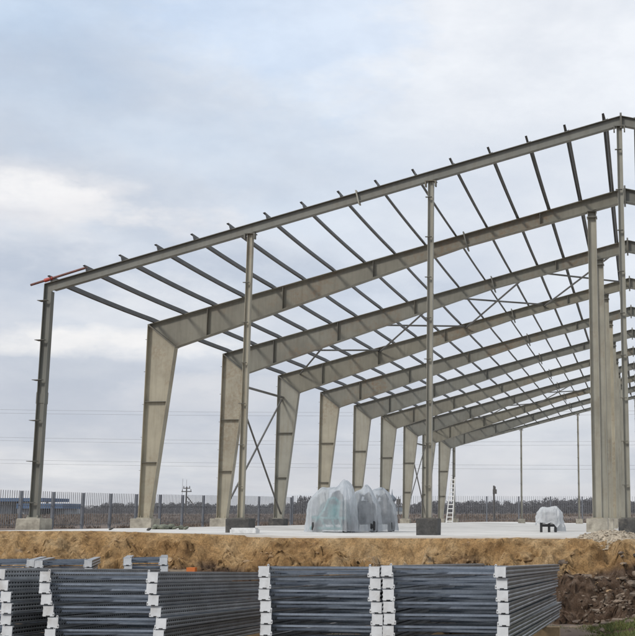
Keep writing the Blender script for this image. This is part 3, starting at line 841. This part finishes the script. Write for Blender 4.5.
# fences
def fence(pts, name, label, h0, zoff, skip=0):
    root = empty(name, (pts[0][0], pts[0][1], 0), label, 'fence')
    O = Vector((pts[0][0], pts[0][1], 0))
    n = len(pts)
    for i in range(n-1):
        A, B = Vector((*pts[i], zoff(*pts[i]))), Vector((*pts[i+1], zoff(*pts[i+1])))
        d = (B-A); L = math.hypot(d.x, d.y)
        b = MB(); r = random.Random(i); k = max(2, round(L/.205))
        q = Vector((-d.y, d.x, 0)).normalized()*.035
        for j in range(1, k):
            p = A+d*(j/k)-O; t = .014
            b.box((p.x-t, p.y-t, p.z+.10), (p.x+t, p.y+t, p.z+h0+r.uniform(-.006, .006)))
        for z in (.25, h0*.62, ):
            b.tube(A-O+Vector((0, 0, z))+q, B-O+Vector((0, 0, z))+q, .022, 4)
        b.build('bar_panel', 'fence', root)
    for p in pts:
        z = zoff(*p); b = MB(); t = .07
        b.box((p[0]-O.x-t, p[1]-O.y-t, z-.2), (p[0]-O.x+t, p[1]-O.y+t, z+h0-.02)); b.build('fence_post', 'fencepost', root)
    return root
P0 = at(20, 519, 70.); P1 = at(203, 519, 90.); d = (P1-P0); d.z = 0; st = d/7.
corner = P0+st*12.2
pts = [(P0.x+st.x*i, P0.y+st.y*i) for i in range(-3, 13)]
zl = lambda x, y: CZ-.60+.25*sm(70, 104, y)
fence(pts, 'bar_fence', 'grey metal bar fence running away along the left of the site', 2.32, zl)
e = Vector(pts[-1]); E2 = at(800, 519, 109.); dd = Vector((E2.x-e.x, E2.y-e.y)); n = round(dd.length/3.06)
pts2 = [tuple(e+dd*(i/n)) for i in range(n+1)]
pts2[0] = (e.x+.16, e.y+.02)
fence(pts2, 'bar_fence', 'grey metal bar fence across the back of the site behind the slab', 2.36, lambda x, y: CZ-.27)

# bare far wood
b = MB(); r = random.Random(21)
def bare(b, x, D, h, r, n):
    p = at(x, 519, D); z = fh(p.x, p.y)-.2
    b.tube((p.x, p.y, z), (p.x, p.y, z+h*.5), .16, 4, .07, False)
    for i in range(n):
        k = r.random()**.8; a = r.uniform(0, 6.28); rr = h*.36*math.sqrt(r.random())*(1-.35*abs(k-.45)*2)
        c = Vector((p.x+rr*math.cos(a), p.y+rr*math.sin(a), z+h*(.12+.86*k*(1-.35*(rr/(h*.36))**2))))
        dv = Vector((r.gauss(0, .5), r.gauss(0, .5), r.uniform(.2, 1.2)))*h*.11
        w = Vector((r.gauss(0, 1), r.gauss(0, 1), r.gauss(0, .4))).normalized()*h*r.uniform(.02, .05)
        b.add([c-w, c+w, c+dv], [(0, 1, 2)])
x = -120
while x < 800:
    lump = .5+.5*noise.noise(Vector((x*.018, 0, 3.)))
    big = 1.15 if (545 < x < 640 or 300 < x < 350) else .95 if x > 420 else .8
    if x < 100: big = .62
    D = r.uniform(360, 470)
    h = (3.4+2.2*lump)*big*r.uniform(.75, 1.15)*D/400
    bare(b, x, D, h, r, 150); x += r.uniform(.4, 1.2)
tag(b.build('far_wood', 'twigs'), 'dark bare wood along the horizon beyond the field', 'wood', None, 'stuff')

# utility poles
def upole(x, ytop, D, label, arms, brace):
    p = at(x, 519, D); z0 = fh(p.x, p.y)-.2; zt = at(x, ytop, D).z
    root = empty('utility_pole', (p.x, p.y, z0), label, 'utility pole', 'utility poles beyond the fence'); h = zt-z0
    b = MB(); b.tube((0, 0, 0), (0, 0, h), .15, 8, .10); b.build('pole_shaft', 'polewood', root)
    for z, w in arms:
        b = MB(); b.box((-w, -.06, h+z-.07), (w, .06, h+z+.07))
        for s in (-1, 1): b.tube((s*w*.85, 0, h+z+.07), (s*w*.85, 0, h+z+.34), .06, 6)
        b.build('cross_arm', 'polewood', root)
    if brace:
        b = MB(); b.tube((.1, 0, h*.68), (2.7, 0, .3), .09, 6); b.build('stay_pole', 'polewood', root)
    return root
upole(185.6, 486.5, 175, 'utility pole with two crossarms and a leaning stay beyond the left fence', [(-.25, .55), (-.75, .8)], True)
q = upole(494.2, 485.5, 140, 'slim utility pole with a lamp head beyond the back fence', [], False)
b = MB(); h = at(494.2, 485.5, 140).z-q.location.z; b.box((-.12, -.15, h-1.0), (.34, .15, h-.45)); b.box((.0, -.08, h-.45), (.22, .08, h-.1)); b.build('lamp_head', 'polewood', q)
for x, yt, lab in ((181.3, 478.5, 'thin grey mast left of the crossarmed utility pole'), (185.3, 479.5, 'thin grey mast rising just behind the crossarmed utility pole')):
    p = at(x, 519, 230.); z0 = fh(p.x, p.y)-.2; b = MB(); b.tube((0, 0, 0), (0, 0, at(x, yt, 230.).z-z0), .07, 6, .035)
    tag(b.build('antenna_mast', 'wire', None, loc=(p.x, p.y, z0)), lab, 'mast', 'thin masts beyond the left fence')
# overhead wires
W_ = [('uppermost', 407, 409, 10), ('second', 410.5, 412.5, 10), ('third', 433.5, 441, 9), ('fourth', 436.5, 445, 9), ('fifth', 455.5, 467, 6), ('lowest', 459, 471, 6)]
for nm, ya, yb, sag in W_:
    D0, D1 = 210., 225.
    A, B = at(-350, ya, D0), at(980, yb, D1); b = MB(); pts = []
    for i in range(41):
        k = i/40; p = A.lerp(B, k); p.z -= sag*.185*4*k*(1-k)-sag*.10; pts.append(p-A)
    b.path(pts, .026, 4)
    tag(b.build('overhead_wire', 'wire', None, loc=A), '%s of the six overhead wires crossing the sky behind the hall' % nm, 'wire', 'overhead wires behind the hall')
# blue roofed sheds far left
D = 190.
def pbox(b, x0, x1, y0, y1, D, dy, O):
    A, B = at(x0, y1, D), at(x1, y0, D); b.box((A.x-O.x, A.y-O.y, A.z-O.z), (B.x-O.x, A.y-O.y+dy, B.z-O.z))
O = at(-10, 519, D); O.z = fh(O.x, O.y)
bd = empty('service_building', O, 'low grey building with a long blue canopy beyond the left fence', 'building')
b = MB(); pbox(b, -45, 49, 498.2, 501.6, D, 9, O); b.build('canopy', 'bluesteel', bd)
b = MB(); pbox(b, -60, 17, 501.8, 520, D+3, 8, O); b.build('wall', 'greywall', bd)
b = MB()
for x in (-50, -38, -26, -14, -2, 8): pbox(b, x, x+6, 506, 511, D+2.95, .1, O)
b.build('window_strip', 'domegrey', bd)
for x in (24, 45):
    b = MB(); pbox(b, x, x+1, 501.7, 521, D+2, .3, O); b.build('canopy_post', 'greywall', bd)
O = at(40, 519, D-15); O.z = fh(O.x, O.y)
bd = empty('site_shed', O, 'long low shed with a dark blue fascia right of the blue canopy', 'shed')
b = MB(); pbox(b, 16, 66, 503.6, 508.6, D-15, 6, O); b.build('fascia', 'bluesteel', bd)
b = MB(); pbox(b, 17, 40, 508.8, 520, D-14, 5, O); pbox(b, 52, 65, 508.8, 520, D-14, 5, O); b.build('wall', 'greywall', bd)
# church behind the wrapped machines
D = 330.; O = at(392, 519, D); O.z = fh(O.x, O.y)-.2
ch = empty('church', O, 'small domed church far behind the wrapped machines', 'church')
zt = lambda y: at(392, y, D).z-O.z
b = MB(); b.box((-1.0, -1.0, 0), (1.0, 1.0, zt(504))); b.lathe([(.85, zt(504)), (.85, zt(501.5))], 12); b.build('tower', 'stone', ch)
b = MB(); h = zt(501.5); b.lathe([(.95, h), (1.25, h+.5), (1.15, h+1.0), (.6, h+1.5), (.22, h+1.9), (.12, h+2.5), (.03, zt(489))], 14); b.build('onion_dome', 'domegrey', ch, True)
b = MB(); b.box((1.0, -1.6, 0), (4.6, 1.6, zt(511.5))); b.build('nave', 'stone', ch)
b = MB(); b.prism([(1.0, zt(511.4)), (4.8, zt(511.4)), (4.2, zt(507.5)), (1.3, zt(507.5))], -1.7, 1.7); b.build('nave_roof', 'domegrey', ch)
p = at(398.7, 519, 190.); z0 = fh(p.x, p.y)-.2; b = MB(); b.tube((0, 0, 0), (0, 0, at(398.7, 497, 190).z-z0), .12, 8, .09)
o = tag(b.build('utility_pole', 'polewood', None, loc=(p.x, p.y, z0)), 'short dark pole with a thick head beside the far church', 'utility pole', 'utility poles beyond the fence')
b = MB(); zz = at(398.7, 499, 190).z-z0; b.box((-.32, -.2, zz-.9), (.32, .2, zz)); b.build('transformer_box', 'polewood', o)

# ------------------------------------------------------------------ haze
b = MB(); b.box((-620, -40, -5), (620, 640, 30))
hm = bpy.data.materials.new('pale_air'); hm.use_nodes = True; hn = hm.node_tree
hn.nodes.remove(hn.nodes['Principled BSDF']); pv = hn.nodes.new('ShaderNodeVolumePrincipled')
pv.inputs['Color'].default_value = (.93, .95, .98, 1); pv.inputs['Density'].default_value = .0002
hn.links.new(pv.outputs[0], hn.nodes['Material Output'].inputs['Volume'])
ho = tag(b.build('haze', hm), 'thin pale haze over the field', 'haze', None, 'stuff')
# ------------------------------------------------------------------ sky, sun
SUN_EL, SUN_AZ = R(34), R(-142)               # sun stands behind the camera, to the left
w = bpy.data.worlds.new('World'); S.world = w; w.use_nodes = True
nt = w.node_tree; n = N(nt); bg = nt.nodes['Background']
sky = n('ShaderNodeTexSky', sky_type='NISHITA', sun_disc=False, sun_elevation=SUN_EL, sun_rotation=SUN_AZ)
tc = n('ShaderNodeTexCoord'); s = n('ShaderNodeSeparateXYZ'); n.link(tc.outputs['Generated'], s.inputs[0])
z = s.outputs[2]
zz = n.math('MAXIMUM', z, 0.)
base = n.ramp(zz, [(0., (.66, .665, .705)), (.06, (.62, .635, .69)), (.13, (.555, .60, .69)), (.22, (.50, .59, .73)), (.30, (.49, .625, .80)), (.43, (.585, .70, .865)), (.6, (.9, .96, 1.05)), (1., (1.25, 1.3, 1.36))])
# cloud sheet seen in perspective
den = n.math('ADD', zz, .10)
cx = n.math('DIVIDE', s.outputs[0], den); cy = n.math('DIVIDE', s.outputs[1], den)
cmb = n('ShaderNodeCombineXYZ'); n.link(cx, cmb.inputs[0]); n.link(cy, cmb.inputs[1])
c1 = n.noise(n.mapping(cmb.outputs[0], (.55, .42, 1), (3.1, .4, 0)), 1.0, 7, .55)
c2 = n.noise(n.mapping(cmb.outputs[0], (1.6, 1.0, 1), (7.3, 2.2, 0)), 1.0, 6, .55)
f = n.math('ADD', n.math('MULTIPLY', c1, .75), n.math('MULTIPLY', c2, .25))
cl = n.ramp(f, [(.44, 0.), (.55, .6), (.62, 1.)])
c3 = n.noise(n.mapping(cmb.outputs[0], (.9, .75, 1), (1.3, 6.2, 0)), 1.0, 8, .6)
gr = n.ramp(c3, [(.46, 0.), (.60, 1.)])
# thin bright veil towards the upper right
dv = n('ShaderNodeVectorMath', operation='DOT_PRODUCT'); n.link(tc.outputs['Generated'], dv.inputs[0])
vd = ray(560, 60).normalized(); dv.inputs[1].default_value = vd
veil = n.ramp(dv.outputs['Value'], [(.92, 0.), (.97, .5), (.995, .95)])
col = n.mix(n.math('MULTIPLY', cl, .75), base, (.84, .845, .865))
col = n.mix(n.math('MULTIPLY', gr, .38), col, (.50, .545, .63))
col = n.mix(n.math('MULTIPLY', veil, .9), col, (.85, .875, .92))
# two low bright cloud banks to the left
def bank(x, y, a, bb, amt, colr):
    global col
    d0 = ray(x, y).normalized(); right = Vector((d0.y, -d0.x, 0)).normalized(); up = right.cross(d0)
    p = n('ShaderNodeVectorMath', operation='DOT_PRODUCT'); n.link(tc.outputs['Generated'], p.inputs[0]); p.inputs[1].default_value = right
    q = n('ShaderNodeVectorMath', operation='DOT_PRODUCT'); n.link(tc.outputs['Generated'], q.inputs[0]); q.inputs[1].default_value = up
    nz = n.noise(n.mapping(tc.outputs['Generated'], (11, 11, 24)), 1., 8, .62)
    e = n.math('ADD', n.math('POWER', n.math('DIVIDE', p.outputs['Value'], a), 2.), n.math('POWER', n.math('DIVIDE', q.outputs['Value'], bb), 2.))
    e = n.math('SUBTRACT', 1., e); e = n.math('ADD', e, n.math('MULTIPLY', n.math('SUBTRACT', nz, .5), 3.4))
    col = n.mix(n.math('MULTIPLY', n.ramp(e, [(.15, 0.), (1., 1.)]), amt), col, colr)
bank(35, 200, .16, .034, .95, (.83, .83, .855))
bank(50, 340, .17, .017, .95, (.90, .89, .89))
bank(215, 395, .10, .022, .9, (.90, .885, .88))
bank(20, 190, .07, .018, .9, (.97, .96, .96))
bank(110, 212, .06, .016, .7, (.90, .89, .90))
bank(160, 120, .16, .06, .4, (.56, .66, .80))
bank(480, 410, .16, .022, .6, (.78, .78, .80))
bank(270, 10, .16, .10, .35, (.50, .67, .93))
bank(70, 270, .28, .036, .75, (.515, .575, .68))
bank(90, 410, .40, .045, .6, (.535, .57, .655))
brk = n.ramp(n.noise(n.mapping(tc.outputs['Generated'], (6, 6, 13), (2.2, 5.1, 1.)), 1., 9, .6), [(.34, (.94, .955, .98)), (.5, (1.04, 1.04, 1.04)), (.66, (1.17, 1.155, 1.13))])
col = n.mix(1., col, brk, 'MULTIPLY')
k = n.mix(1., col, (10., 10., 10.), 'MULTIPLY')
fin = n.mix(.92, sky.outputs[0], k)
n.link(fin, bg.inputs['Color']); bg.inputs['Strength'].default_value = .1
sl = bpy.data.lights.new('sun', 'SUN'); sl.energy = 1.9; sl.angle = R(10); sl.color = (1., .955, .89)
so = bpy.data.objects.new('sun', sl); COL.objects.link(so)
dirv = Vector((math.sin(SUN_AZ)*math.cos(SUN_EL), math.cos(SUN_AZ)*math.cos(SUN_EL), math.sin(SUN_EL)))
so.rotation_euler = (-dirv).to_track_quat('-Z', 'Y').to_euler(); so.location = dirv*60

S.render.engine = 'CYCLES'
S.view_settings.view_transform = 'Standard'; S.view_settings.look = 'None'; S.view_settings.exposure = 0.; S.view_settings.gamma = 1.
S.view_settings.use_curve_mapping = False
